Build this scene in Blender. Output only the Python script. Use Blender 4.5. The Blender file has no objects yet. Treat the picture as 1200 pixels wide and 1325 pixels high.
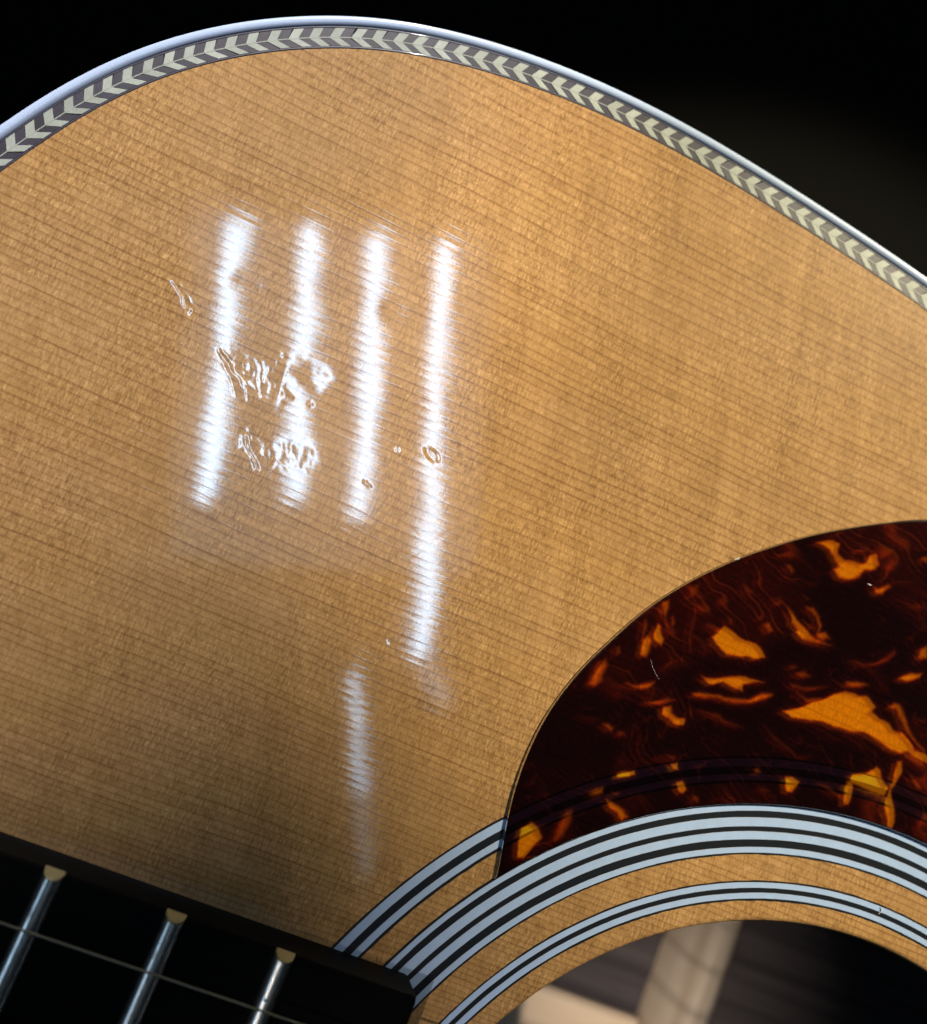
import bpy, math
import numpy as np

# ------------------------------------------------------------------ camera, world, lamps, exposure
MM = 0.001
scene = bpy.context.scene
col = scene.collection

# camera: hand-held about 12 cm above the soundboard (origin = soundhole centre, x along the neck axis
# towards the bridge, y towards the treble side, z up from the soundboard)
CAM = (-89.497, 60.853, 116.859)
R = ((0.9012986, 0.3783382, 0.2109999), (-0.4025334, 0.9114338, 0.0851777), (-0.1600865, -0.1617051, 0.9737678))
cd = bpy.data.cameras.new('camera')
cam = bpy.data.objects.new('camera', cd)
col.objects.link(cam)
from mathutils import Matrix
cam.matrix_world = Matrix(((R[0][0], R[1][0], R[2][0], CAM[0] * MM), (R[0][1], R[1][1], R[2][1], CAM[1] * MM),
                           (R[0][2], R[1][2], R[2][2], CAM[2] * MM), (0, 0, 0, 1)))
cd.sensor_fit = 'HORIZONTAL'
cd.sensor_width = 36.0
cd.lens = 1280.0 / 1200.0 * 36.0
cd.clip_start = 0.005
cd.clip_end = 50.0
cd.dof.use_dof = True
cd.dof.focus_distance = 0.1180
cd.dof.aperture_fstop = cd.lens / 2.1
scene.camera = cam

world = bpy.data.worlds.new('World')
scene.world = world
world.use_nodes = True
bg = world.node_tree.nodes['Background']
bg.inputs[0].default_value = (0.75, 0.88, 1.0, 1)
bg.inputs[1].default_value = 0.006

scene.view_settings.view_transform = 'Standard'
scene.view_settings.look = 'None'
scene.view_settings.gamma = 1.0
scene.view_settings.use_curve_mapping = False
scene.view_settings.exposure = 0.0
scene.cycles.max_bounces = 6
scene.cycles.diffuse_bounces = 3
scene.cycles.glossy_bounces = 3
scene.cycles.transparent_max_bounces = 6

COOL = (0.50, 0.75, 1.0)


def area_lamp(name, a, b, width, radiance, color=COOL):
    """Rectangular lamp hanging level between the points a and b (mm), shining down."""
    a, b = np.array(a, float), np.array(b, float)
    d = b - a
    ln = float(np.hypot(d[0], d[1]))
    L = bpy.data.lights.new(name, 'AREA')
    L.shape = 'RECTANGLE'
    L.size, L.size_y = ln * MM, width * MM
    L.energy = radiance * math.pi * L.size * L.size_y
    L.color = color
    o = bpy.data.objects.new(name, L)
    col.objects.link(o)
    o.location = tuple((a + b) / 2 * MM)
    o.rotation_euler = (0, 0, math.atan2(d[1], d[0]))
    return o


# ceiling luminaire with four parallel tubes, 1.9 m above the guitar; the short segments after them are added
TUBE = 8.6
area_lamp('tube_streak_lamp', (-419, 760, 1900), (-246, 212, 1900), 35, TUBE)
area_lamp('tube_streak_lamp', (-288, 818, 1900), (-90, 279, 1900), 33, TUBE)
area_lamp('tube_streak_lamp', (-153, 865, 1900), (48, 300, 1900), 33, TUBE)
area_lamp('tube_streak_lamp', (-17, 915, 1900), (276, 85, 1900), 31, TUBE)
area_lamp('tube_streak_lamp', (290, 76, 1900), (360, 18, 1900), 34, TUBE * 0.12)  # added dim segment, fades out the end of the fourth streak
area_lamp('tube_streak_lamp', (159, 8, 1900), (212, -98, 1900), 11, TUBE * 0.95)  # added segment, stands in for the cut-off rest of the third streak
area_lamp('tube_streak_lamp', (213, -100, 1900), (264, -206, 1900), 20, TUBE * 0.42)  # added, carries that lower streak on more weakly
area_lamp('tube_streak_lamp', (265, -208, 1900), (345, -350, 1900), 26, TUBE * 0.06)  # added, lets the lower streak fade away
area_lamp('luminaire_panel', (-225, 880, 1960), (30, 180, 1960), 640, 0.3)
# a smaller lamp over the neck side of the room
area_lamp('wall_lamp', (-1500, -950, 1600), (-1500, -350, 1600), 420, 3.5)

from mathutils import Vector


def added_spot(name, loc, aim, half_deg, blend, energy, color):
    sl = bpy.data.lights.new(name, 'SPOT')
    sl.energy = energy
    sl.color = color
    sl.spot_size = math.radians(2 * half_deg)
    sl.spot_blend = blend
    sl.shadow_soft_size = 0.006
    so = bpy.data.objects.new(name, sl)
    col.objects.link(so)
    so.location = Vector(loc) * MM
    so.rotation_euler = (Vector(aim) * MM - so.location).to_track_quat('-Z', 'Y').to_euler()
    return so


# added spots: two wash the soundboard from the treble side, one shines down into the body
added_spot('added_spot', (1350, 1950, 1520), (52.4, 200.4, 0), 2.469, .377, 640, (1.0, .88, .60))  # added; its cone edge imitates the phone's shadow by the fretboard
added_spot('added_spot', (-500, 2100, 1520), (-140.6, 137.3, 0), 1.858, .946, 490, (1.0, .95, .88))  # added; fills the upper left, cone edge shaping the same shadow
added_spot('added_pin_spot', (-838, -174, 1600), (-30, -1, 0), .85, .7, 210, (1.0, .90, .78)).data.shadow_soft_size = 0.03  # added to brighten the inside seen through the soundhole


# ------------------------------------------------------------------ helpers
def smooth01(a, b, x):
    t = np.clip((x - a) / (b - a), 0, 1)
    return t * t * (3 - 2 * t)


_rng = np.random.RandomState(7)
_tab = _rng.rand(256, 256)


def vnoise(x, y):
    xi, yi = np.floor(x).astype(int), np.floor(y).astype(int)
    fx, fy = x - xi, y - yi
    fx, fy = fx * fx * fx * (fx * (fx * 6 - 15) + 10), fy * fy * fy * (fy * (fy * 6 - 15) + 10)
    t = lambda i, j: _tab[i & 255, j & 255]
    return (t(xi, yi) * (1 - fx) + t(xi + 1, yi) * fx) * (1 - fy) + (t(xi, yi + 1) * (1 - fx) + t(xi + 1, yi + 1) * fx) * fy


def fbm(x, y, o=4):
    s, a, n = 0, .5, 0
    for k in range(o):
        s = s + a * vnoise(x * 2 ** k + 17.3 * k, y * 2 ** k + 9.1 * k)
        n += a
        a *= .5
    return s / n


def mesh_obj(name, verts, faces, mat, parent=None, smooth=True):
    """verts in mm"""
    me = bpy.data.meshes.new(name)
    v = np.asarray(verts, dtype=np.float64) * MM
    me.from_pydata(v.tolist(), [], [tuple(f) for f in faces])
    me.materials.append(mat)
    me.polygons.foreach_set('use_smooth', [smooth] * len(me.polygons))
    me.update()
    o = bpy.data.objects.new(name, me)
    col.objects.link(o)
    if parent is not None:
        o.parent = parent
    return o


def grid_obj(name, V, mat, parent=None, closed_u=False, smooth=True):
    """V: (nu, nv, 3) array in mm, quads between neighbours"""
    nu, nv = V.shape[:2]
    idx = np.arange(nu * nv).reshape(nu, nv)
    if closed_u:
        idx = np.concatenate([idx, idx[:1]], 0)
    q = np.stack([idx[:-1, :-1], idx[1:, :-1], idx[1:, 1:], idx[:-1, 1:]], -1).reshape(-1, 4)
    me = bpy.data.meshes.new(name)
    nf = len(q)
    me.vertices.add(nu * nv)
    me.vertices.foreach_set('co', (V.reshape(-1) * MM).astype(np.float32))
    me.loops.add(nf * 4)
    me.loops.foreach_set('vertex_index', q.reshape(-1).astype(np.int32))
    me.polygons.add(nf)
    me.polygons.foreach_set('loop_start', np.arange(0, nf * 4, 4, dtype=np.int32))
    me.polygons.foreach_set('loop_total', np.full(nf, 4, dtype=np.int32))
    me.polygons.foreach_set('use_smooth', np.full(nf, smooth, dtype=bool))
    me.materials.append(mat)
    me.update(calc_edges=True)
    me.validate()
    o = bpy.data.objects.new(name, me)
    col.objects.link(o)
    if parent is not None:
        o.parent = parent
    return o


class Nd:
    """small wrapper that writes shader math"""

    def __init__(self, mat):
        self.t = mat.node_tree
        self.n = self.t.nodes
        self.l = self.t.links

    def put(self, sock, v):
        if hasattr(v, 'is_output'):
            self.l.new(v, sock)
        else:
            sock.default_value = v

    def m(self, op, a, b=0.0, c=0.0):
        k = self.n.new('ShaderNodeMath')
        k.operation = op
        for s, v in zip(k.inputs, (a, b, c)):
            self.put(s, v)
        return k.outputs[0]

    def add(self, a, b): return self.m('ADD', a, b)
    def mul(self, a, b): return self.m('MULTIPLY', a, b)
    def sub(self, a, b): return self.m('SUBTRACT', a, b)

    def ss(self, x, a, b, lo=0.0, hi=1.0, typ='SMOOTHSTEP'):
        k = self.n.new('ShaderNodeMapRange')
        k.interpolation_type = typ
        for i, v in enumerate((x, a, b, lo, hi)):
            self.put(k.inputs[i], v)
        return k.outputs[0]

    def xyz(self):
        tc = self.n.new('ShaderNodeTexCoord')
        vm = self.n.new('ShaderNodeVectorMath')
        vm.operation = 'SCALE'
        self.l.new(tc.outputs['Object'], vm.inputs[0])
        vm.inputs['Scale'].default_value = 1000.0
        sp = self.n.new('ShaderNodeSeparateXYZ')
        self.l.new(vm.outputs[0], sp.inputs[0])
        return sp.outputs[0], sp.outputs[1], sp.outputs[2]

    def vec(self, x, y, z=0.0):
        k = self.n.new('ShaderNodeCombineXYZ')
        for s, v in zip(k.inputs, (x, y, z)):
            self.put(s, v)
        return k.outputs[0]

    def noise(self, x, y, z=0.0, detail=2.0, rough=0.5, dist=0.0):
        k = self.n.new('ShaderNodeTexNoise')
        k.noise_dimensions = '3D'
        self.l.new(self.vec(x, y, z), k.inputs['Vector'])
        k.inputs['Scale'].default_value = 1.0
        k.inputs['Detail'].default_value = detail
        k.inputs['Roughness'].default_value = rough
        k.inputs['Distortion'].default_value = dist
        return k.outputs[0]

    def white(self, x):
        k = self.n.new('ShaderNodeTexWhiteNoise')
        k.noise_dimensions = '1D'
        self.put(k.inputs['W'], x)
        return k.outputs[0]

    def mix(self, f, a, b, blend='MIX'):
        k = self.n.new('ShaderNodeMix')
        k.data_type = 'RGBA'
        k.blend_type = blend
        self.put(k.inputs[0], f)
        self.put(k.inputs[6], a)
        self.put(k.inputs[7], b)
        return k.outputs[2]

    def bump(self, h, strength=1.0, dist=1.0):
        k = self.n.new('ShaderNodeBump')
        k.inputs['Strength'].default_value = strength
        k.inputs['Distance'].default_value = dist
        self.put(k.inputs['Height'], h)
        return k.outputs[0]


def new_mat(name, base=(.5, .5, .5), rough=.4, metal=0.0, spec=.5, coat=0.0, coat_rough=.08):
    m = bpy.data.materials.new(name)
    m.use_nodes = True
    b = m.node_tree.nodes['Principled BSDF']
    b.inputs['Base Color'].default_value = (*base, 1)
    b.inputs['Roughness'].default_value = rough
    b.inputs['Metallic'].default_value = metal
    b.inputs['Specular IOR Level'].default_value = spec
    b.inputs['Coat Weight'].default_value = coat
    b.inputs['Coat Roughness'].default_value = coat_rough
    return m, b, Nd(m)


# ------------------------------------------------------------------ materials
def spruce():
    m, b, N = new_mat('lacquered_spruce', rough=.38, spec=.15, coat=1.0, coat_rough=.06)
    b.inputs['Coat IOR'].default_value = 2.3
    x, y, z = N.xyz()
    ay = N.m('ABSOLUTE', y)
    warp = N.mul(N.sub(N.noise(N.mul(x, .022), N.mul(ay, .05), 0, 1), .5), 2.2)
    yw = N.add(ay, warp)
    ph = N.sub(N.mul(yw, .88), N.mul(N.m('EXPONENT', N.mul(N.sub(20.0, yw), 1 / 28.0)), 26.6))
    ph = N.add(ph, N.mul(N.sub(N.noise(N.mul(yw, .13), 3.7, 0, 1), .5), 1.5))
    ph = N.add(ph, N.mul(N.sub(N.noise(N.mul(x, .25), N.mul(yw, .9), 5, 1), .5), .22))
    fl, fr = N.m('FLOOR', ph), N.m('FRACT', ph)
    rnd = N.white(fl)
    rise = N.ss(fr, .42, .90)
    rise = N.mul(rise, rise)
    line = N.mul(rise, N.ss(fr, .90, 1.0, 1, 0))
    tick = N.noise(N.mul(x, 5.0), N.mul(y, 1.1), 2, 2, .6)
    along = N.noise(N.mul(x, .11), N.mul(yw, .9), 9, 1)
    amt = N.mul(N.add(.50, N.mul(rnd, .5)), N.ss(along, .25, .75, .55, 1.15, 'LINEAR'))
    amt = N.mul(amt, N.ss(tick, .3, .7, .85, 1.1, 'LINEAR'))
    dark = N.mul(line, amt)
    # silk: short ray flecks across the grain, in clouds; their shimmer painted as colour
    fleck = N.noise(N.mul(x, 3.6), N.mul(y, .85), 4, 3, .6)
    fleck2 = N.noise(N.mul(x, 6.0), N.mul(y, 3.4), 8, 2, .6)
    spark = N.ss(N.noise(N.mul(x, 2.6), N.mul(y, 1.3), 17, 3, .65), .58, .72)
    cloud = N.noise(N.mul(x, .10), N.mul(y, .055), 6, 2)
    band = N.noise(N.mul(N.add(x, N.mul(y, .25)), .34), N.mul(y, .035), 1, 2)
    patch = N.noise(N.mul(x, .75), N.mul(yw, .32), 12, 2)
    fa = N.ss(cloud, .35, .65, .7, 1.15)
    v = N.add(1.0, N.mul(N.mul(N.sub(fleck, .5), 1.5), fa))
    v = N.add(v, N.mul(N.mul(N.sub(fleck2, .5), .8), fa))
    v = N.add(v, N.mul(N.mul(N.sub(band, .5), .55), N.ss(x, -110.0, -40.0, .45, 1.0)))
    v = N.add(v, N.mul(N.sub(patch, .5), .30))
    v = N.add(v, N.mul(N.mul(spark, .44), N.mul(fa, N.ss(fr, .95, .6))))
    ringtone = N.add(.95, N.mul(N.white(N.add(fl, 31.3)), .1))
    v = N.mul(v, ringtone)
    tint = N.mix(N.noise(N.mul(x, .05), N.mul(y, .09), 21, 1), (.50, .287, .128, 1), (.52, .282, .095, 1))
    c = N.mix(N.m('MINIMUM', N.mul(dark, .88), 1.0), tint, (.275, .122, .042, 1))
    c = N.mix(1.0, c, N.vec(v, N.m('POWER', v, 1.15), N.m('POWER', v, 1.4)), 'MULTIPLY')
    N.put(b.inputs['Base Color'], c)
    # lacquer relief: sunk grain lines, slow waves, orange peel
    h = N.add(N.mul(line, -.65e-6), N.mul(N.m('COSINE', N.mul(ph, 6.28318)), N.mul(N.add(.25, N.mul(N.white(N.add(fl, 77.7)), 1.2)), .55e-6)))
    h = N.add(h, N.mul(N.noise(N.mul(x, .10), N.mul(y, .10), 3, 1), 2.6e-5))
    h = N.add(h, N.mul(N.noise(N.mul(x, .22), N.mul(y, 1.6), 13, 2), 2.4e-6))
    h = N.add(h, N.mul(N.noise(N.mul(x, 5), N.mul(y, 5), 14, 2), 0.75e-6))
    nb = N.bump(h)
    N.put(b.inputs['Coat Normal'], nb)
    h2 = N.add(N.mul(fleck, 1.6e-5), N.mul(fleck2, 1.2e-5))
    N.put(b.inputs['Normal'], N.bump(h2))
    N.put(b.inputs['Coat Roughness'], N.ss(N.noise(N.mul(x, .06), N.mul(y, .06), 40, 3), .3, .7, .036, .056, 'LINEAR'))
    return m


def plain_wood(name, base, dark, scale=1.0, rough=.6, spec=.2, axis=0):
    m, b, N = new_mat(name, rough=rough, spec=spec)
    x, y, z = N.xyz()
    u, w = (x, y) if axis == 0 else (y, x)
    n1 = N.noise(N.mul(u, .02 * scale), N.mul(w, .6 * scale), N.mul(z, .6 * scale), 3, .6)
    n2 = N.noise(N.mul(u, .3 * scale), N.mul(w, 2.5 * scale), N.mul(z, 2.0 * scale), 2)
    f = N.add(N.mul(N.ss(n1, .3, .7), .7), N.mul(n2, .3))
    N.put(b.inputs['Base Color'], N.mix(f, (*dark, 1), (*base, 1)))
    N.put(b.inputs['Normal'], N.bump(N.mul(n2, 3e-5)))
    return m


def plastic(name, base, rough, var=.06, coat=1.0, coat_rough=.1, relief=1.2e-6, each=0.0, fibre=0.0):
    m, b, N = new_mat(name, base=base, rough=rough, spec=.4, coat=coat, coat_rough=coat_rough)
    x, y, z = N.xyz()
    n = N.noise(N.mul(x, .6), N.mul(y, .6), N.mul(z, .6), 4, .6)
    v = N.add(1 - var, N.mul(n, 2 * var))
    if each:
        oi = N.n.new('ShaderNodeObjectInfo')
        v = N.mul(v, N.add(1 - each, N.mul(oi.outputs['Random'], 2 * each)))
    if fibre:
        f2 = N.noise(N.mul(N.add(x, N.mul(y, .6)), 5.0), N.mul(N.sub(y, N.mul(x, .6)), 1.2), 3, 3, .65)
        v = N.mul(v, N.add(1 - fibre, N.mul(f2, 2 * fibre)))
    N.put(b.inputs['Base Color'], N.mix(1.0, (*base, 1), N.vec(v, v, v), 'MULTIPLY'))
    h = N.add(N.mul(N.noise(N.mul(x, 2.0), N.mul(y, 2.0), N.mul(z, 2.0), 2), relief),
              N.mul(N.noise(N.mul(x, .10), N.mul(y, .10), 3, 1), 2.6e-5))
    N.put(b.inputs['Normal'], N.bump(h))
    return m


def tortoise():
    m = bpy.data.materials.new('tortoiseshell_celluloid')
    m.use_nodes = True
    N = Nd(m)
    N.n.clear()
    x, y, z = N.xyz()
    at = N.n.new('ShaderNodeAttribute')
    at.attribute_name = 'amber'
    a = at.outputs['Fac']
    a = N.add(a, N.mul(N.mul(N.sub(N.noise(N.mul(x, 2.2), N.mul(y, 2.2), 0, 3), .5), .25), a))
    rp = N.n.new('ShaderNodeValToRGB')
    rp.color_ramp.interpolation = 'EASE'
    e = rp.color_ramp.elements
    e[0].position, e[0].color = 0.0, (.125, .064, .092, 1)
    e[1].position, e[1].color = 1.0, (1.0, .71, .10, 1)
    for p, c in ((.14, (.27, .085, .08, 1)), (.38, (.62, .19, .08, 1)), (.68, (.97, .46, .05, 1)), (.86, (1.0, .66, .06, 1))):
        k = e.new(p)
        k.color = c
    N.l.new(a, rp.inputs[0])
    tr = N.n.new('ShaderNodeBsdfTransparent')
    N.l.new(rp.outputs[0], tr.inputs[0])
    rp2 = N.n.new('ShaderNodeValToRGB')
    e = rp2.color_ramp.elements
    e[0].position, e[0].color = 0.0, (.009, .0038, .0062, 1)
    e[1].position, e[1].color = 1.0, (1.0, .31, .006, 1)
    for p, c in ((.14, (.03, .008, .008, 1)), (.38, (.16, .028, .009, 1)), (.68, (.55, .11, .006, 1)), (.86, (.85, .23, .006, 1))):
        k = e.new(p)
        k.color = c
    N.l.new(a, rp2.inputs[0])
    df = N.n.new('ShaderNodeBsdfDiffuse')
    N.l.new(rp2.outputs[0], df.inputs[0])
    ms = N.n.new('ShaderNodeMixShader')
    ms.inputs[0].default_value = .20
    N.l.new(tr.outputs[0], ms.inputs[1])
    N.l.new(df.outputs[0], ms.inputs[2])
    gl = N.n.new('ShaderNodeBsdfGlossy')
    gl.inputs['Roughness'].default_value = .09
    h = N.add(N.mul(N.noise(N.mul(x, .12), N.mul(y, .12), 2, 1), 2.0e-5), N.mul(N.noise(N.mul(x, 4), N.mul(y, 4), 5, 2), 4e-7))
    nb = N.bump(h)
    N.l.new(nb, gl.inputs['Normal'])
    fr = N.n.new('ShaderNodeFresnel')
    fr.inputs[0].default_value = 1.5
    N.l.new(nb, fr.inputs['Normal'])
    m2 = N.n.new('ShaderNodeMixShader')
    N.l.new(fr.outputs[0], m2.inputs[0])
    N.l.new(ms.outputs[0], m2.inputs[1])
    N.l.new(gl.outputs[0], m2.inputs[2])
    out = N.n.new('ShaderNodeOutputMaterial')
    N.l.new(m2.outputs[0], out.inputs[0])
    return m


def metal(name, base, rough, scr=4e-6, axis=1):
    m, b, N = new_mat(name, base=base, rough=rough, metal=1.0)
    x, y, z = N.xyz()
    u, w = (N.mul(x, 9), N.mul(y, .7)) if axis == 1 else (N.mul(x, 3), N.mul(y, 3))
    n = N.noise(u, w, N.mul(z, 9), 3, .6)
    N.put(b.inputs['Normal'], N.bump(N.mul(n, scr)))
    N.put(b.inputs['Roughness'], N.ss(n, .3, .7, rough * .8, rough * 1.25, 'LINEAR'))
    return m


M_SPRUCE = spruce()
M_EDGE = plain_wood('bare_spruce_edge', (.52, .28, .09), (.40, .19, .055), .8)
M_WHITE = plastic('pale_plastic', (.41, .555, .86), .4, var=.12, relief=3e-6, fibre=.05)
M_BLACK = plastic('black_plastic', (.010, .013, .020), .35)
M_BIND = plastic('white_binding', (.50, .61, .86), .35, var=.04)
M_CHEV = plastic('pale_maple', (.38, .41, .37), .45, var=.25, each=.13, fibre=.28, coat_rough=.05)
M_CHEVD = plastic('dyed_dark_wood', (.036, .031, .050), .45, coat=.6, var=.45, each=.3, fibre=.5, coat_rough=.05)
M_PICK = tortoise()
M_EBONY = plain_wood('ebony', (.0045, .0042, .0042), (.0018, .0017, .0018), 1.4, rough=.6, spec=.06)
M_FRET = metal('nickel_silver', (.93, .92, .90), .30)
M_FEND = metal('filed_fret_end', (.50, .45, .27), .42, axis=0)
M_STR = metal('steel_string', (.26, .24, .18), .4, axis=0)
M_ROSEW = plain_wood('rosewood', (.095, .078, .078), (.045, .037, .039), .7, rough=.7)
M_BRACE = plain_wood('brace_spruce', (.66, .54, .43), (.42, .31, .22), .8, axis=1)
M_GRAFT = plain_wood('graft_spruce', (.84, .66, .48), (.72, .52, .35), .5)
M_FLOOR = new_mat('dark_cloth', base=(.0045, .0042, .0038), rough=.95, spec=.05)[0]


# ------------------------------------------------------------------ surface underneath
fl = mesh_obj('floor', [(-1500, -1500, -112), (1500, -1500, -112), (1500, 1500, -112), (-1500, 1500, -112)], [(0, 1, 2, 3)], M_FLOOR)
fl['kind'] = 'structure'

# ------------------------------------------------------------------ the guitar
guitar = bpy.data.objects.new('acoustic_guitar', None)
col.objects.link(guitar)
guitar['label'] = 'acoustic guitar with glossy dented spruce top, herringbone edge and tortoiseshell pickguard'
guitar['category'] = 'guitar'

# body outline (treble half measured, bass half mirrored), closed and resampled evenly
half = np.array([(-151, 0), (-151, 20), (-150.5, 40), (-148.3, 62), (-144.2, 81.5), (-136.77, 99.33), (-131.93, 108.65), (-126.13, 116.7),
                 (-119.36, 123.37), (-111.74, 128.93), (-103.28, 133.39), (-93.89, 136.55), (-83.75, 138.65), (-72.94, 139.85),
                 (-61.32, 140.1), (-49.05, 139.5), (-36.23, 138.4), (-23.04, 136.9), (0, 133.6), (25, 130.8), (50, 130.5), (80, 135), (115, 147),
                 (150, 163), (185, 178), (220, 188), (250, 190), (280, 183), (305, 166), (325, 140), (338, 105), (345, 65), (348, 30), (348.5, 0)])
ctrl = np.concatenate([half, (half[1:-1] * [1, -1])[::-1]])


def catmull(c, per=24, closed=True):
    n = len(c)
    out = []
    rng = range(n) if closed else range(n - 1)
    for i in rng:
        if closed:
            p0, p1, p2, p3 = c[i - 1], c[i], c[(i + 1) % n], c[(i + 2) % n]
        else:
            p0, p1, p2, p3 = c[max(i - 1, 0)], c[i], c[i + 1], c[min(i + 2, n - 1)]
        t = np.linspace(0, 1, per, endpoint=False)[:, None]
        out.append(.5 * ((2 * p1) + (-p0 + p2) * t + (2 * p0 - 5 * p1 + 4 * p2 - p3) * t ** 2 + (-p0 + 3 * p1 - 3 * p2 + p3) * t ** 3))
    o = np.concatenate(out)
    return o if closed else np.concatenate([o, c[-1:]])


def resample(c, n, closed=True):
    cc = np.concatenate([c, c[:1]]) if closed else c
    s = np.concatenate([[0], np.cumsum(np.hypot(*np.diff(cc, axis=0).T))])
    t = np.linspace(0, s[-1], n, endpoint=not closed)
    return np.stack([np.interp(t, s, cc[:, 0]), np.interp(t, s, cc[:, 1])], 1), s[-1]


NO = 1800
outl, PERIM = resample(catmull(ctrl), NO)
# smooth the resampled outline a little so that the rim is fair
for _ in range(40):
    outl = (np.roll(outl, 1, 0) + 2 * outl + np.roll(outl, -1, 0)) / 4
tang = np.roll(outl, -1, 0) - np.roll(outl, 1, 0)
tang /= np.hypot(*tang.T)[:, None]
nrm = np.stack([tang[:, 1], -tang[:, 0]], 1)          # the outline runs clockwise: this points inwards
if np.mean(np.sum(nrm * (outl - outl.mean(0)), 1)) > 0:
    nrm = -nrm


def ring(d, z):
    return np.concatenate([outl + nrm * d, np.full((NO, 1), z)], 1)


# --- binding: rounded strip round the edge
prof = [(1.42, -1.0), (1.42, .015), (.32, .02), (.10, -.06), (-.02, -.28), (-.08, -.6), (-.1, -1.1), (-.1, -6.0), (.6, -6.0)]
grid_obj('binding', np.stack([ring(d, z) for d, z in prof], 1), M_BIND, guitar, closed_u=True)
grid_obj('side', np.stack([ring(d, z) for d, z in ((.05, -5.9), (.05, -110), (2.2, -110), (2.2, -3.0))], 1), M_ROSEW, guitar, closed_u=True)

# --- herringbone purfling: a dark bed with separate light and dark chevrons let into it
bed = grid_obj('purfling', np.stack([ring(1.40, -.6), ring(1.40, .0), ring(1.66, .0), ring(1.70, -.06), ring(3.98, -.06), ring(4.02, .0), ring(4.33, .0), ring(4.33, -.6)], 1),
               M_CHEVD, guitar, closed_u=True)
NCH = int(round(PERIM / 2.70))
pitch = PERIM / NCH
su = np.arange(NO + 1) / NO * PERIM
oc = np.concatenate([outl, outl[:1]])
nc = np.concatenate([nrm, nrm[:1]])


def at(s, d):
    s = s % PERIM
    p = np.array([np.interp(s, su, oc[:, 0]), np.interp(s, su, oc[:, 1])])
    n = np.array([np.interp(s, su, nc[:, 0]), np.interp(s, su, nc[:, 1])])
    return p + n * d


D0, DM, D1 = 1.70, 2.90, 3.99
UPS, LOS = .30, .54


def chevron_poly(s0, w, light, r):
    j = lambda a=.03: (r.rand() - .5) * 2 * a
    g = .02
    s0 = s0 + j(.08)
    a, b = s0 + g, s0 + w - g
    u = UPS * pitch + j(.12)
    l = LOS * pitch + j(.12)
    lead = .10 if light else -.0
    # outer arm (towards the binding), centre, inner arm
    return [at(a, DM - .05 if light else DM - .08), at(a + u, D0), at(b + u, D0), at(b, DM - .05 if light else DM - .08),
            at(b, DM + .05 if light else DM + .08), at(b + l, D1), at(a + l, D1), at(a, DM + .05 if light else DM + .08)]


def prism(poly, z0, z1, verts, faces):
    n = len(poly)
    k = len(verts)
    for q in poly:
        verts.append((q[0], q[1], z1))
    for q in poly:
        verts.append((q[0], q[1], z0))
    # chevrons are concave: split into the two arms
    faces += [(k, k + 1, k + 2, k + 3), (k, k + 3, k + 4, k + 7), (k + 7, k + 4, k + 5, k + 6)]
    for i in range(n):
        faces.append((k + i, k + n + i, k + n + (i + 1) % n, k + (i + 1) % n))


rr = np.random.RandomState(3)
rest = {True: ([], []), False: ([], [])}
for k in range(NCH):
    s0 = k * pitch
    c = at(s0, 2.8)
    shown = (-140 < c[0] < -14) and c[1] > 88
    for light in (True, False):
        w = pitch * (.48 if light else .52)
        poly = chevron_poly(s0 if light else s0 + pitch * .48, w, light, rr)
        z1 = .012 + rr.rand() * .012 if light else -.004 + rr.rand() * .01
        if shown:
            V, F = [], []
            prism(poly, -.2, z1, V, F)
            mesh_obj('pale_chevron' if light else 'dark_chevron', V, F, M_CHEV if light else M_CHEVD, bed, smooth=False)
        else:
            prism(poly, -.2, z1, *rest[light])
for light in (True, False):
    o = mesh_obj('chevron_run', *rest[light], M_CHEV if light else M_CHEVD, bed, smooth=False)
    o['kind'] = 'stuff'
# thin pale centre line of the herringbone
V, F = [], []
cl = np.stack([ring(2.84, -.1), ring(2.84, .0275), ring(2.97, .0275), ring(2.97, -.1)], 1)
grid_obj('centre_line', cl, M_CHEV, bed, closed_u=True, smooth=False)

# --- soundboard: one sheet from the soundhole to the purfling, with the dents of its lacquer
inner = outl + nrm * 4.30
ang = np.arctan2(inner[:, 1], inner[:, 0])
od = np.argsort(ang)
ang_s, rad_s = ang[od], np.hypot(*inner[od].T)
A3 = np.concatenate([ang_s - 2 * np.pi, ang_s, ang_s + 2 * np.pi])
R3 = np.concatenate([rad_s] * 3)


def polyline_dist(x, y, pts):
    best = np.full(x.shape, 1e9)
    for (x0, y0), (x1, y1) in zip(pts[:-1], pts[1:]):
        dx, dy = x1 - x0, y1 - y0
        t = np.clip(((x - x0) * dx + (y - y0) * dy) / (dx * dx + dy * dy), 0, 1)
        best = np.minimum(best, np.hypot(x - x0 - t * dx, y - y0 - t * dy))
    return best


def facets(a, b):
    """random heights on a lattice joined by flat triangles"""
    i, j = np.floor(a).astype(int), np.floor(b).astype(int)
    fa, fb = a - i, b - j
    t = lambda p, q: _tab[p & 255, q & 255]
    lo = t(i, j) + (t(i + 1, j) - t(i, j)) * fa + (t(i, j + 1) - t(i, j)) * fb
    hi = t(i + 1, j + 1) + (t(i, j + 1) - t(i + 1, j + 1)) * (1 - fa) + (t(i + 1, j) - t(i + 1, j + 1)) * (1 - fb)
    return np.where(fa + fb < 1, lo, hi)


def ell(x, y, cx, cy, rx, ry, deg, wob=.35, seed=0):
    c, s = math.cos(math.radians(deg)), math.sin(math.radians(deg))
    u, v = (x - cx) * c + (y - cy) * s, -(x - cx) * s + (y - cy) * c
    r = np.hypot(u / rx, v / ry)
    return r + wob * (vnoise(x * .9 + seed * 7.7, y * .9 + seed * 3.1) - .5) * 2


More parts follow.
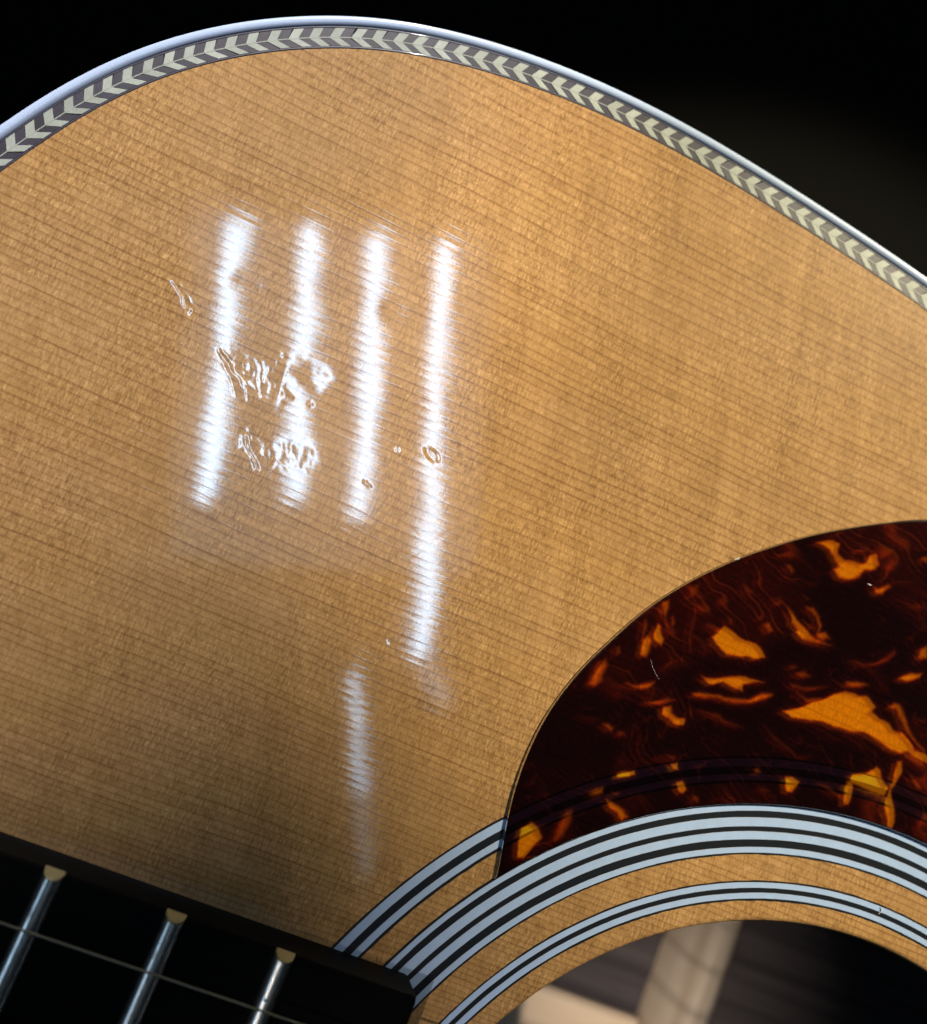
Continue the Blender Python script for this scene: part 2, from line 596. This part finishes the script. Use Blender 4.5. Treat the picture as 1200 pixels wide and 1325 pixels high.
def dents(x, y):
    h = np.zeros_like(x)
    wx = x + .5 * (vnoise(x * 1.1 + 40, y * 1.1) - .5)
    wy = y + .5 * (vnoise(x * 1.1, y * 1.1 + 80) - .5)
    # crushed lacquer, the two ragged ones
    u, w = wx * .79 - wy * .61, wx * .61 + wy * .79
    for (cx, cy, rx, ry, dg, sd, amp) in ((-99.0, 85.0, 4.3, 2.9, -22, 1, .0105), (-95.5, 76.6, 3.0, 1.9, -35, 2, .0105), (-91.2, 78.4, 2.9, 2.0, 10, 3, .0045)):
        mk = 1 - smooth01(.45, 1.05, ell(x, y, cx, cy, rx, ry, dg, .35, sd))
        # the lacquer is broken into small flat flakes that lie with the blow
        fold = facets(u * .62 + .25 * w + sd * 13.4, w * 1.0 + sd * 7.3)
        h += mk * (amp * 2.4 * (fold - .5) + amp * .7 * (facets(u * 1.7 + 9, w * 2.1 + sd) - .5) - amp * .5)
    for pts, wdt, amp in (([(-104.4, 85.9), (-102.7, 85.0), (-101.3, 83.7), (-99.3, 82.0)], .20, -.055),
                          ([(-104.0, 86.2), (-102.3, 85.4), (-100.6, 83.9), (-98.7, 83.4), (-97.2, 83.1)], .17, .045),
                          ([(-103.3, 84.7), (-101.9, 83.5), (-100.4, 81.9)], .15, .03),
                          ([(-101.5, 85.6), (-100.4, 84.5)], .16, .035),
                          ([(-97.7, 78.0), (-96.9, 76.6), (-95.7, 75.5), (-94.7, 74.9)], .17, .05),
                          ([(-97.2, 78.1), (-96.3, 76.8), (-95.1, 75.8)], .16, -.04),
                          ([(-94.9, 74.8), (-93.4, 75.4), (-93.3, 76.4)], .2, .04),
                          ([(-112.3, 90.9), (-111.0, 90.15), (-109.0, 88.75)], .22, -.05),
                          ([(-112.0, 91.1), (-110.8, 90.45), (-108.9, 89.0)], .14, .03),
                          ([(-93.6, 77.0), (-91.6, 76.3), (-89.4, 77.2)], .15, .025)):
        d = polyline_dist(wx, wy, pts)
        h += (.5 if pts[0][0] < -111 else .14) * amp * np.exp(-(d / wdt) ** 2)
    # soft hollows that bend the reflections
    h += -.030 * np.exp(-ell(x, y, -93.4, 88.0, 2.0, 1.7, 0, .15, 3) ** 2)
    h += -.018 * np.exp(-ell(x, y, -91.4, 78.4, 2.0, 1.5, 10, .2, 4) ** 2)
    h += -.012 * np.exp(-ell(x, y, -104.5, 95, 2.2, 1.2, 20, .1, 6) ** 2)
    h += -.010 * np.exp(-ell(x, y, -87.5, 99.5, 1.6, 1.4, 20, .1, 7) ** 2)
    # fingernail-shaped nick
    e = ell(x, y, -76.6, 85.1, 1.35, .72, -18, .08, 8)
    h += -.02 * (1 - smooth01(.55, 1.05, e)) * (.55 + .45 * smooth01(-.8, .8, -(y - 85.1) - .2 * (x + 76.6)))
    # pinpricks
    for (cx, cy, r) in ((-80.6, 83.9, .28), (-82.6, 78.7, .22), (-82.0, 78.5, .2), (-92.2, 84.6, .25), (-97.4, 88.6, .2), (-72.5, 62.5, .2)):
        h += -.012 * np.exp(-(((x - cx) ** 2 + (y - cy) ** 2) / r ** 2))
    # hairline scratches
    for pts in ([(-108.4, 77.3), (-106.4, 82.2)], [(-81.0, 86.0), (-79.7, 78.4)], [(-80.4, 85.6), (-78.9, 79.5)],
                [(-77.4, 80.8), (-73.9, 81.9)], [(-76.3, 79.5), (-73.2, 81.2)], [(-70.5, 78.0), (-74.6, 72.0)], [(-79.8, 76.5), (-74.5, 75.6)],
                [(-90.0, 70.9), (-80.5, 71.2)], [(-98.8, 70.2), (-95.6, 69.6)]):
        h += -.0014 * np.exp(-(polyline_dist(x, y, pts) / .10) ** 2)
    return h


def theta_samples():
    a = np.radians([122.5, 149.5])
    d = np.linspace(a[0], a[1], 520)
    o = np.linspace(a[1], a[0] + 2 * np.pi, 300)[1:-1]
    return np.concatenate([d, o])


th = theta_samples()
Rt = np.interp(np.where(th > np.pi, th - 2 * np.pi, th), A3, R3)
v = np.concatenate([np.linspace(0, .38, 12, endpoint=False), np.linspace(.38, .97, 430, endpoint=False), np.linspace(.97, 1, 4)])
RH = 50.7
rad = (RH + .55) + (Rt[:, None] - RH - .55) * v[None, :]
X, Y = np.cos(th)[:, None] * rad, np.sin(th)[:, None] * rad
Zt = 1.25 * np.where((X > -116) & (X < -66) & (Y > 58) & (Y < 104), dents(X, Y), 0)
for _ in range(1):      # lacquer flows: no razor edges
    for ax in (0, 1):
        Zb = (np.roll(Zt, 1, ax) + 2 * Zt + np.roll(Zt, -1, ax)) / 4
        Zt[1:519, 1:-1] = Zb[1:519, 1:-1]
grid_obj('soundboard', np.stack([X, Y, Zt], -1), M_SPRUCE, guitar, closed_u=True)
# rounded rim of the soundhole, under the lacquer
t2 = np.linspace(0, 2 * np.pi, 360, endpoint=False)


def circ(r, z):
    return np.stack([np.cos(t2) * r, np.sin(t2) * r, np.full_like(t2, z)], 1)


grid_obj('soundhole_rim', np.stack([circ(RH + .56, -.002), circ(RH + .3, -.04), circ(RH + .1, -.17), circ(RH, -.45), circ(RH, -2.7), circ(RH + 3, -2.7)], 1)[::-1],
         M_SPRUCE, guitar, closed_u=True)

# --- rosette: concentric inlaid rings
ros = bpy.data.objects.new('rosette', None)
col.objects.link(ros)
ros.parent = guitar
RINGS = [('b', 53.22, 53.50), ('w', 53.50, 54.20), ('b', 54.20, 54.79), ('w', 54.79, 55.46), ('b', 55.46, 55.70),
         ('b', 58.82, 59.07), ('w', 59.07, 59.78), ('b', 59.78, 60.70), ('w', 60.70, 61.69), ('b', 61.69, 62.31), ('w', 62.31, 63.42), ('b', 63.42, 64.22),
         ('w', 64.22, 64.88), ('b', 64.88, 65.16),
         ('b', 67.62, 67.98), ('w', 67.98, 68.76), ('b', 68.76, 69.68), ('w', 69.68, 70.68), ('b', 70.68, 70.98)]
t2 = np.linspace(0, 2 * np.pi, 720, endpoint=False)
for i, (c, r0, r1) in enumerate(RINGS):
    z = .022 if c == 'w' else .012
    edge0 = edge1 = 0
    if c == 'b':        # the router left the dark edges a little ragged
        nz = (vnoise(t2 * 60 + i * 13, t2 * 0 + i) - .5) * .07 + (vnoise(t2 * 18 + i * 5, t2 * 0 + i) - .5) * .05
        if i == 0 or RINGS[i - 1][2] < RINGS[i][1] - .1:
            edge0 = nz
        if i == len(RINGS) - 1 or RINGS[i + 1][1] > RINGS[i][2] + .1:
            edge1 = nz
    g = .012
    wob = lambda q: (vnoise(t2 * 9 + q * 31, t2 * 0 + q * 3) - .5) * .05 + (vnoise(t2 * 70 + q * 17, t2 * 0 + q) - .5) * .025
    r0, r1 = r0 + wob(r0), r1 + wob(r1)
    mk = lambda r, zz: np.stack([np.cos(t2) * r, np.sin(t2) * r, np.full_like(t2, zz)], 1)
    grid_obj('pale_ring' if c == 'w' else 'dark_ring',
             np.stack([mk(r0 + edge0, -.05), mk(r0 + edge0 + g, z), mk(r1 + edge1 - g, z), mk(r1 + edge1, -.05)], 1), M_WHITE if c == 'w' else M_BLACK, ros, closed_u=True, smooth=False)

# --- pickguard
# amber patches traced on the sheet: strength, outline in mm
BLOBS = [
    (1.0, [(-34.7,78.43),(-33.67,80.43),(-32.48,80.29),(-30.71,79.86),(-28.95,80.05),(-27.63,79.64),(-27.02,78.94),(-28.28,78.33),(-30.86,77.91),(-32.24,77.35),(-33.77,77.77)]),
    (0.85, [(-34.57,73.5),(-32.17,74.26),(-29.38,75.27),(-26.16,75.83),(-27.88,74.93),(-28.83,74.45),(-28.32,73.72),(-29.48,73.78),(-31.17,74.04),(-32.67,73.23),(-33.29,73.09)]),
    (0.75, [(-34.73,71.07),(-33.84,71.64),(-31.72,71.96),(-29.66,72.47),(-27.38,73.06),(-25.47,74.64),(-24.6,74.78),(-24.67,74.34),(-26.25,73.09),(-28.23,72.31),(-30.3,71.8),(-32.39,71.39),(-34.01,70.95)]),
    (0.85, [(-37.88,68.1),(-36.86,68.6),(-36.42,67.76),(-35.35,67.57),(-34.41,67.73),(-34.27,67.08),(-35.26,66.79),(-36.46,67.03),(-37.55,67.01)]),
    (0.6, [(-40.35,67.43),(-39.01,68.46),(-37.4,69.4),(-36.73,69.37),(-37.92,68.49),(-39.15,67.7)]),
    (0.95, [(-42.27,77.19),(-41.65,77.03),(-40.85,76.12),(-40.87,75.08),(-41.75,75.34),(-42.2,76.18)]),
    (0.8, [(-43.08,73.15),(-43.34,74.89),(-42.79,75.73),(-42.11,75.4),(-41.97,74.22),(-42.15,73.02)]),
    (0.7, [(-42.5,80.0),(-41.81,80.5),(-41.48,79.39),(-41.36,77.98),(-41.93,78.57)]),
    (0.5, [(-44.05,76.66),(-43.84,77.37),(-43.34,76.54),(-43.22,75.15),(-43.42,74.65)]),
    (0.6, [(-40.74,78.65),(-40.56,79.04),(-39.95,78.35),(-39.99,77.61)]),
    (0.6, [(-47.82,67.18),(-47.54,68.61),(-47.08,70.92),(-46.23,70.15),(-46.23,68.02),(-47.22,67.02)]),
    (0.5, [(-46.48,72.38),(-45.99,72.78),(-45.49,71.97),(-45.85,71.62)]),
    (0.7, [(-43.55,68.89),(-41.88,69.05),(-40.95,70.03),(-39.98,70.62),(-40.25,69.9),(-41.36,68.85),(-42.59,68.66)]),
    (0.75, [(-44.49,63.2),(-43.72,63.4),(-42.89,63.22),(-43.0,62.68),(-43.95,62.91)]),
    (0.5, [(-42.25,62.97),(-41.28,63.25),(-40.92,62.89),(-41.67,62.6)]),
    (0.4, [(-40.02,83.35),(-38.74,84.1),(-38.44,82.76),(-39.07,82.07)]),
    (0.25, [(-37.17,75.55),(-38.34,79.65),(-38.8,81.97),(-38.32,82.17),(-37.64,79.31),(-36.59,75.79)]),
    (0.4, [(-33.88,82.13),(-33.08,81.83),(-32.53,81.01),(-33.19,80.94)]),
    (0.5, [(-29.1,82.84),(-28.3,83.18),(-27.25,82.55),(-27.61,81.98)]),
    (0.35, [(-39.46,72.36),(-38.86,73.63),(-38.45,74.0),(-38.65,73.1)]),
    (0.35, [(-33.42,69.44),(-30.62,69.72),(-27.19,69.63),(-26.72,69.6),(-29.68,69.06),(-31.98,69.19)]),
    (0.4, [(-34.53,69.42),(-33.83,69.08),(-33.29,68.27),(-33.82,68.47)]),
    (0.85, [(-25.69,95.41),(-23.64,96.96),(-22.64,96.84),(-22.31,95.66),(-21.02,95.11),(-19.7,95.46),(-18.59,95.72),(-17.83,96.93),(-17.05,97.48),(-16.1,96.56),(-16.63,95.67),(-18.13,95.14),(-18.16,93.92),(-19.68,92.83),(-21.28,92.59),(-22.08,93.12),(-21.53,93.91),(-22.54,94.68),(-23.59,95.55)]),
    (0.4, [(-19.9,97.92),(-17.34,97.58),(-17.4,97.11),(-19.23,97.43)]),
    (0.8, [(-16.05,93.49),(-15.11,93.56),(-14.05,94.67),(-13.63,94.52),(-14.4,92.98),(-15.21,92.86)]),
    (0.5, [(-28.86,90.99),(-27.91,91.28),(-27.12,90.76),(-27.52,90.26)]),
    (0.85, [(-26.4,86.1),(-25.03,85.6),(-23.8,84.83),(-22.56,84.05),(-21.46,83.65),(-18.89,83.73),(-20.91,83.44),(-23.16,83.16),(-24.26,83.57),(-24.09,84.06),(-25.08,84.51)]),
    (0.7, [(-24.24,87.22),(-22.94,87.54),(-21.7,86.77),(-21.07,85.74),(-21.13,84.64),(-20.1,85.06),(-19.41,84.49),(-20.13,83.87),(-21.4,84.1),(-21.62,85.3),(-22.21,86.56),(-23.21,87.0)]),
    (0.6, [(-23.94,85.52),(-22.36,84.77),(-22.74,84.51)]),
    (0.6, [(-29.1,82.84),(-28.3,83.18),(-27.21,82.46),(-27.64,82.07)]),
    (0.8, [(-10.52,99.85),(-9.76,100.51),(-9.41,99.54)]),
    (0.8, [(-6.66,87.3),(-6.51,88.24),(-5.75,89.2),(-5.12,87.49)]),
    (0.35, [(-13.31,95.31),(-11.21,96.31),(-10.93,96.21),(-12.81,95.3)]),
    (0.4, [(-29.03,86.28),(-27.83,86.79),(-27.89,86.33)]),
    (0.4, [(-25.07,88.48),(-23.81,88.26),(-24.08,88.04)]),
    (1.0, [(-22.5,73.52),(-21.0,74.43),(-19.41,75.78),(-17.68,76.78),(-16.48,77.99),(-14.97,79.02),(-13.1,79.12),(-11.92,79.8),(-10.8,79.39),(-10.1,78.81),(-10.25,77.91),(-9.13,77.49),(-7.73,77.61),(-6.82,77.12),(-5.41,77.24),(-4.21,76.63),(-3.16,75.76),(-0.74,75.84),(-0.11,74.8),(-2.32,74.81),(-3.87,75.06),(-4.87,74.47),(-7.25,75.04),(-9.49,75.23),(-11.06,74.94),(-12.79,74.48),(-14.69,74.48),(-16.57,74.48),(-18.65,73.78),(-20.82,73.35)]),
    (0.7, [(-21.18,76.45),(-19.62,76.33),(-17.34,77.13),(-16.41,77.81),(-17.64,76.69),(-19.48,75.97)]),
    (0.7, [(-15.22,80.3),(-13.79,80.98),(-12.16,81.1),(-13.48,80.14),(-14.8,79.83)]),
    (0.85, [(-8.36,83.58),(-7.04,84.97),(-5.04,85.56),(-5.26,84.82),(-7.08,83.77)]),
    (0.6, [(-22.29,78.74),(-21.28,79.46),(-20.29,79.33),(-21.24,78.74)]),
    (0.4, [(-23.79,79.3),(-23.05,79.81),(-22.31,79.69),(-22.98,79.0)]),
    (0.7, [(-8.42,79.48),(-7.78,80.37),(-6.86,80.52),(-5.46,79.35),(-4.2,77.92),(-2.79,76.76),(-1.38,76.23),(-1.45,75.78),(-3.5,76.7),(-5.47,78.07),(-7.22,79.52)]),
    (1.0, [(-10.45,69.52),(-8.44,70.49),(-7.49,71.79),(-6.76,71.44),(-6.38,70.74),(-4.88,69.94),(-4.93,68.78),(-6.99,68.53),(-9.11,68.47),(-10.49,68.36)]),
    (0.85, [(-10.87,67.5),(-10.73,68.38),(-9.87,68.6),(-9.36,66.92),(-9.43,65.55),(-10.12,65.5),(-10.6,66.46)]),
    (0.5, [(-14.54,66.64),(-13.17,66.74),(-10.67,66.33),(-12.04,66.23)]),
    (1.0, [(-19.3,65.77),(-18.2,66.5),(-16.94,65.94),(-17.44,64.53),(-18.39,64.59)]),
    (0.7, [(-23.47,65.32),(-22.95,65.73),(-22.34,65.34),(-22.87,64.94)]),
    (0.9, [(-5.02,73.25),(-4.32,73.63),(-3.73,72.37),(-4.0,70.8),(-4.43,70.01),(-2.95,67.64),(-2.32,64.96),(-2.84,64.77),(-4.21,67.17),(-4.65,68.67),(-4.74,70.52),(-4.69,72.01)]),
    (0.6, [(-2.6,72.27),(-1.37,72.21),(0.11,71.5),(-0.74,71.18)]),
    (0.3, [(-24.21,70.78),(-21.32,69.84),(-18.28,69.14),(-16.38,69.66),(-18.62,68.81),(-21.92,69.6)]),
    (0.4, [(-22.02,63.33),(-20.56,63.67),(-21.25,63.11)]),
    (0.5, [(-22.65,77.23),(-20.38,77.71),(-17.72,78.77),(-20.04,77.43),(-21.97,76.98)]),
    (0.4, [(-15.95,82.89),(-12.15,84.32),(-10.85,85.39),(-10.35,86.67),(-9.79,86.47),(-10.5,85.09),(-11.63,84.21),(-14.56,83.02)]),
    (1.0, [(-49.33,48.07),(-48.4,49.3),(-47.24,48.83),(-46.44,47.79),(-46.91,46.29),(-47.56,44.95),(-48.37,44.88),(-48.88,46.68)]),
    (0.45, [(-44.99,48.09),(-45.16,50.26),(-44.87,51.94),(-44.09,52.45),(-43.67,50.81),(-43.96,49.13),(-44.7,47.97)]),
    (1, [(-40.31,58.42),(-39.56,59.05),(-38.25,59.55),(-38.05,59.05),(-39.28,58.35),(-40.04,58.07)]),
    (0.8, [(-42.92,54.7),(-42.36,55.48),(-41.47,56.04),(-41.34,55.4),(-42.3,54.71)]),
    (0.85, [(-40.56,55.01),(-39.68,54.99),(-38.02,54.58),(-37.04,54.03),(-37.54,53.39),(-38.55,54.04),(-39.88,54.24)]),
    (1.0, [(-34.15,62.03),(-33.6,62.59),(-33.17,61.82),(-33.8,61.47)]),
    (0.85, [(-32.64,60.16),(-32.2,60.67),(-31.31,59.72),(-31.71,59.11),(-32.4,59.55)]),
    (0.5, [(-34.99,62.53),(-34.03,63.02),(-34.09,62.52)]),
    (0.5, [(-30.51,59.32),(-29.45,59.25),(-29.13,58.44),(-30.04,58.8)]),
    (0.5, [(-40.08,55.99),(-39.21,56.31),(-39.27,55.83)]),
]
outer = np.array([(-50.0, 41.45), (-50.3, 43.3), (-50.76, 45.48), (-51.45, 49.01), (-51.9, 52.8), (-51.94, 57.04), (-51.53, 61.12), (-50.56, 65.18), (-49.04, 69.3), (-47.28, 72.96),
                  (-44.81, 77.6), (-42.0, 81.7), (-38.92, 85.41), (-35.27, 89.15), (-31.32, 92.6), (-26.8, 96.15), (-21.99, 99.35), (-16.99, 102.33),
                  (-11.77, 105.08), (0, 110), (14, 114), (30, 116), (46, 114.5), (60, 109), (71, 100), (78, 88), (80, 75), (77, 62), (70, 49), (63, 37), (58.0, 29.4)])
oc2, _ = resample(catmull(outer, 16, closed=False), 4000, closed=False)
NU, NV = 620, 300
uu = np.concatenate([np.linspace(0, .47, 470, endpoint=False), np.linspace(.47, 1, NU - 470)])
O = np.stack([np.interp(uu, np.linspace(0, 1, 4000), oc2[:, k]) for k in (0, 1)], 1)
a0, a1 = math.atan2(41.45, -50.0), math.atan2(29.4, 58.0)
ia = a0 + (a1 - a0) * uu
I = np.stack([np.cos(ia), np.sin(ia)], 1) * 65.02
vv = np.linspace(0, 1, NV)
P = O[:, None, :] * (1 - vv)[None, :, None] + I[:, None, :] * vv[None, :, None]
# edge: a sloping bevel down to the top on the outside, a small one along the rosette
width = np.hypot(*(O - I).T)[:, None]
din = vv[None, :] * width
dou = (1 - vv)[None, :] * width
TH = .42
zz = TH * np.clip(np.minimum(din / .30, dou / .12) + 0.0, 0, 1)
zz = np.maximum(zz, .03)


def poly_sd(x, y, poly):
    """signed distance, negative inside"""
    d = polyline_dist(x, y, list(poly) + [poly[0]])
    ins = np.zeros(x.shape, bool)
    n = len(poly)
    for i in range(n):
        (xa, ya), (xb, yb) = poly[i], poly[(i + 1) % n]
        if ya == yb:
            continue
        cond = ((ya > y) != (yb > y)) & (x < (xb - xa) * (y - ya) / (yb - ya) + xa)
        ins ^= cond
    return np.where(ins, -d, d)


px, py = P[..., 0], P[..., 1]
qx = px + .8 * (fbm(px * .45 + 5, py * .45, 3) - .5)
qy = py + .8 * (fbm(px * .45, py * .45 + 50, 3) - .5)
amber = np.zeros_like(px)
# dull red wisps swirling between the patches
sx = px + 9 * (fbm(px * .05 + 3, py * .05) - .5) + 2.2 * (fbm(px * .2 + 31, py * .2 + 7) - .5)
sy = py + 9 * (fbm(px * .05 + 60, py * .05 + 20) - .5) + 2.2 * (fbm(px * .2 + 11, py * .2 + 77) - .5)
w1 = 1 - np.abs(2 * vnoise(sx * .16 - sy * .10 + 100, sy * .75 + sx * .2) - 1)
w2 = fbm(px * .07 + 9, py * .07 + 4, 3)
amber += .27 * smooth01(.74, 1.0, w1) * smooth01(.44, .64, w2) + .07 * smooth01(.40, .68, w2)
w3 = 1 - np.abs(2 * vnoise(sx * .35 + 50, sy * 1.5 + sx * .45 + 20) - 1)
amber += .15 * smooth01(.78, 1.0, w3) * smooth01(.46, .60, fbm(px * .11 + 40, py * .11 + 14, 3))
for wgt, poly in BLOBS:
    pa = np.array(poly)
    x0, y0 = pa.min(0) - 2.2
    x1, y1 = pa.max(0) + 2.2
    sel = (px > x0) & (px < x1) & (py > y0) & (py < y1)
    if not sel.any():
        continue
    sd = poly_sd(qx[sel], qy[sel], poly)
    soft = (.20 if wgt > .8 else .34) + .22 * fbm(px[sel] * .35 + 70, py[sel] * .35, 2)
    val = wgt * (1 - smooth01(-soft, soft * .75, sd)) + .10 * wgt * (1 - smooth01(0, 1.1, sd))
    amber[sel] = np.maximum(amber[sel], val)
# the part out of the picture: the same kind of pattern
far = smooth01(-8, 2, px)
w4 = fbm(sx * .10 + 200, sy * .16 + 90, 4)
amber = np.maximum(amber, far * smooth01(.60, .68, w4))
pg = grid_obj('pickguard', np.stack([px, py, zz], -1), M_PICK, guitar)
atr = pg.data.attributes.new('amber', 'FLOAT', 'POINT')
atr.data.foreach_set('value', np.clip(amber, 0, 1).reshape(-1).astype(np.float32))

# --- fretboard, frets and strings
FT = 6.4
fb_prof = [(28.25, -.01), (28.25, FT - .45), (28.12, FT - .12), (27.8, FT)] + [(y, FT + .9 * (1 - (y / 27.8) ** 2)) for y in np.linspace(25, -25, 21)]
fb_prof += [(-27.8, FT), (-28.12, FT - .12), (-28.25, FT - .45), (-28.25, -.01)]
xs = [-330, -150, -56.0, -55.55, -55.4]
sect = []
for k, xx in enumerate(xs):
    sh = {3: .12, 4: .5}.get(k, 0)
    tp = 1 + max(0, -100 - xx) * -.00045
    sect.append([(xx, yy * tp - np.sign(yy) * sh, max(-.01, z - (sh * .6 if z > 1 else 0))) for yy, z in fb_prof])
sect.append([(-55.4, yy * .9, z * .5) for yy, z in fb_prof])
grid_obj('fretboard', np.array(sect), M_EBONY, guitar)
V = [(-55.4, q[1], q[2]) for q in sect[4]]
mesh_obj('fretboard_end', V, [tuple(range(len(V)))], M_EBONY, guitar, smooth=False)


def fret(xc):
    W, H = 2.15, 1.15
    a = np.linspace(0, np.pi, 15)
    pr = [(-W / 2 * math.cos(t) * 1.0, H * math.sin(t) ** .9) for t in a]
    ys = np.concatenate([[-1.0], np.linspace(-.985, .985, 17), [1.0]])
    rows = []
    for k, f in enumerate(ys):
        row = []
        for (dx, dz) in pr:
            yend = 28.05 - dz * .75
            yy = f * yend
            crown = FT + .9 * (1 - min(1, abs(yy) / 27.8) ** 2) - .03
            row.append((xc + dx, yy, crown + dz))
        rows.append(row)
    o = grid_obj('fret', np.array(rows), M_FRET, guitar)
    for sg in (1, -1):
        base = [(p[0], p[1]) for p in pr]
        Vv, Ff = [], []
        for lay, (ins, dy) in enumerate(((0, -.02), (.0, .10), (.10, .14))):
            for (dx, dz) in pr:
                s = 1 - ins
                ddz = .03 + (dz - .03) * s if ins else dz
                Vv.append((xc + dx * s, sg * (28.05 - ddz * .75 + dy), FT - .03 + ddz))
        n = len(pr)
        for lay in range(2):
            for i in range(n):
                j = (i + 1) % n
                Ff.append((lay * n + i, lay * n + j, (lay + 1) * n + j, (lay + 1) * n + i))
        Ff.append(tuple(range(2 * n, 3 * n)))
        mesh_obj('fret_end', Vv, Ff, M_FEND, o, smooth=False)


for xc in (-142.0, -125.0, -110.2, -96.15, -83.1, -70.85):
    fret(xc)


def tube(name, pts, r, mat, n=10):
    pts = np.array(pts, float)
    d = pts[-1] - pts[0]
    d /= np.linalg.norm(d)
    up = np.array([0, 0, 1.0])
    sd = np.cross(d, up)
    sd /= np.linalg.norm(sd)
    up = np.cross(sd, d)
    a = np.linspace(0, 2 * np.pi, n, endpoint=False)
    rows = [[p + (sd * math.cos(t) + up * math.sin(t)) * r for t in a] for p in pts]
    A = np.array(rows).transpose(1, 0, 2)
    return grid_obj(name, A, mat, guitar, closed_u=True)


for k, r in enumerate((.14, .22, .30, .38, .5, .64)):
    yb = 22.75 - 9.1 * k
    tube('string', [(-330, yb * .93, 9.6), (-100, yb * 1.003, 10.0), (-60, yb * 1.016, 10.15), (152, yb * 1.12, 11.5)], r, M_STR)

# --- inside, seen through the soundhole
bk = outl + nrm * 2.0
mesh_obj('back', [(x, y, -104.0) for x, y in bk], [tuple(range(NO))], M_ROSEW, guitar, smooth=False)
# cross brace with a rounded top
bp = [(28.2, -104), (28.6, -96), (30.2, -91.0), (32.2, -89.2), (34.2, -88.8), (36.2, -89.4), (38.0, -91.2), (39.4, -96), (39.8, -104)]
ys = np.linspace(-122, 122, 40)
rows = np.array([[(x, yy, -104 + (z + 104) * min(1, .25 + (122 - abs(yy)) / 40)) for x, z in bp] for yy in ys])
grid_obj('brace', rows, M_BRACE, guitar)
# centre strip over the back seam
V, F = [], []
for (x0, x1) in ((-140, 28.1), (39.9, 300)):
    sec = [(-7.6, -104), (-7.4, -102.4), (-6.2, -101.9), (6.2, -101.9), (7.4, -102.4), (7.6, -104)]
    grid_obj('seam_strip', np.array([[(x, y, z) for y, z in sec] for x in np.linspace(x0, x1, 12)]), M_GRAFT, guitar, smooth=False)

# ------------------------------------------------------------------ dust caught on the finish, and one scratch
M_DUST = new_mat('dust', base=(.75, .78, .82), rough=.6)[0]


def lint(name, pts, rad, label, cat):
    """short bent fibre, tapering at both ends"""
    c = catmull(np.array(pts, float), 6, closed=False)
    a = np.linspace(0, 2 * np.pi, 6, endpoint=False)
    rows = []
    for k, q in enumerate(c):
        d = c[min(k + 1, len(c) - 1)] - c[max(k - 1, 0)]
        d = d / np.linalg.norm(d)
        sd = np.cross(d, (0, 0, 1.0))
        sd /= np.linalg.norm(sd)
        up = np.cross(sd, d)
        f = .25 + .75 * math.sin(math.pi * min(max(k / (len(c) - 1), .02), .98)) ** .5
        rows.append([q + (sd * math.cos(t) + up * math.sin(t)) * rad * f for t in a])
    o = grid_obj(name, np.array(rows).transpose(1, 0, 2), M_DUST, None, closed_u=True)
    o['label'], o['category'] = label, cat
    return o


lint('lint_fibre', [(-0.39, 55.4, 0.1), (-0.12, 54.99, 0.1), (-0.41, 54.48, 0.1)], .06, 'tiny white lint fibre on the innermost rosette ring by the soundhole', 'lint')
lint('scratch', [(-41.48, 72.86, 0.44), (-40.64, 71.86, 0.44), (-39.52, 70.98, 0.44)], .011, 'fine pale hair on the left part of the tortoiseshell pickguard', 'scratch')  # a scratch in the sheet, built as a thin raised fibre
lint('dust_speck', [(-16.9, 93.47, 0.47), (-16.51, 93.41, 0.47), (-16.3, 93.5, 0.47)], .07, 'white dust speck on the dark upper right of the pickguard', 'dust')
lint('dust_speck', [(-35.52, 88.9, 0.45), (-35.16, 89.16, 0.45), (-34.94, 89.47, 0.45)], .08, 'white dust speck on the upper edge of the pickguard', 'dust')
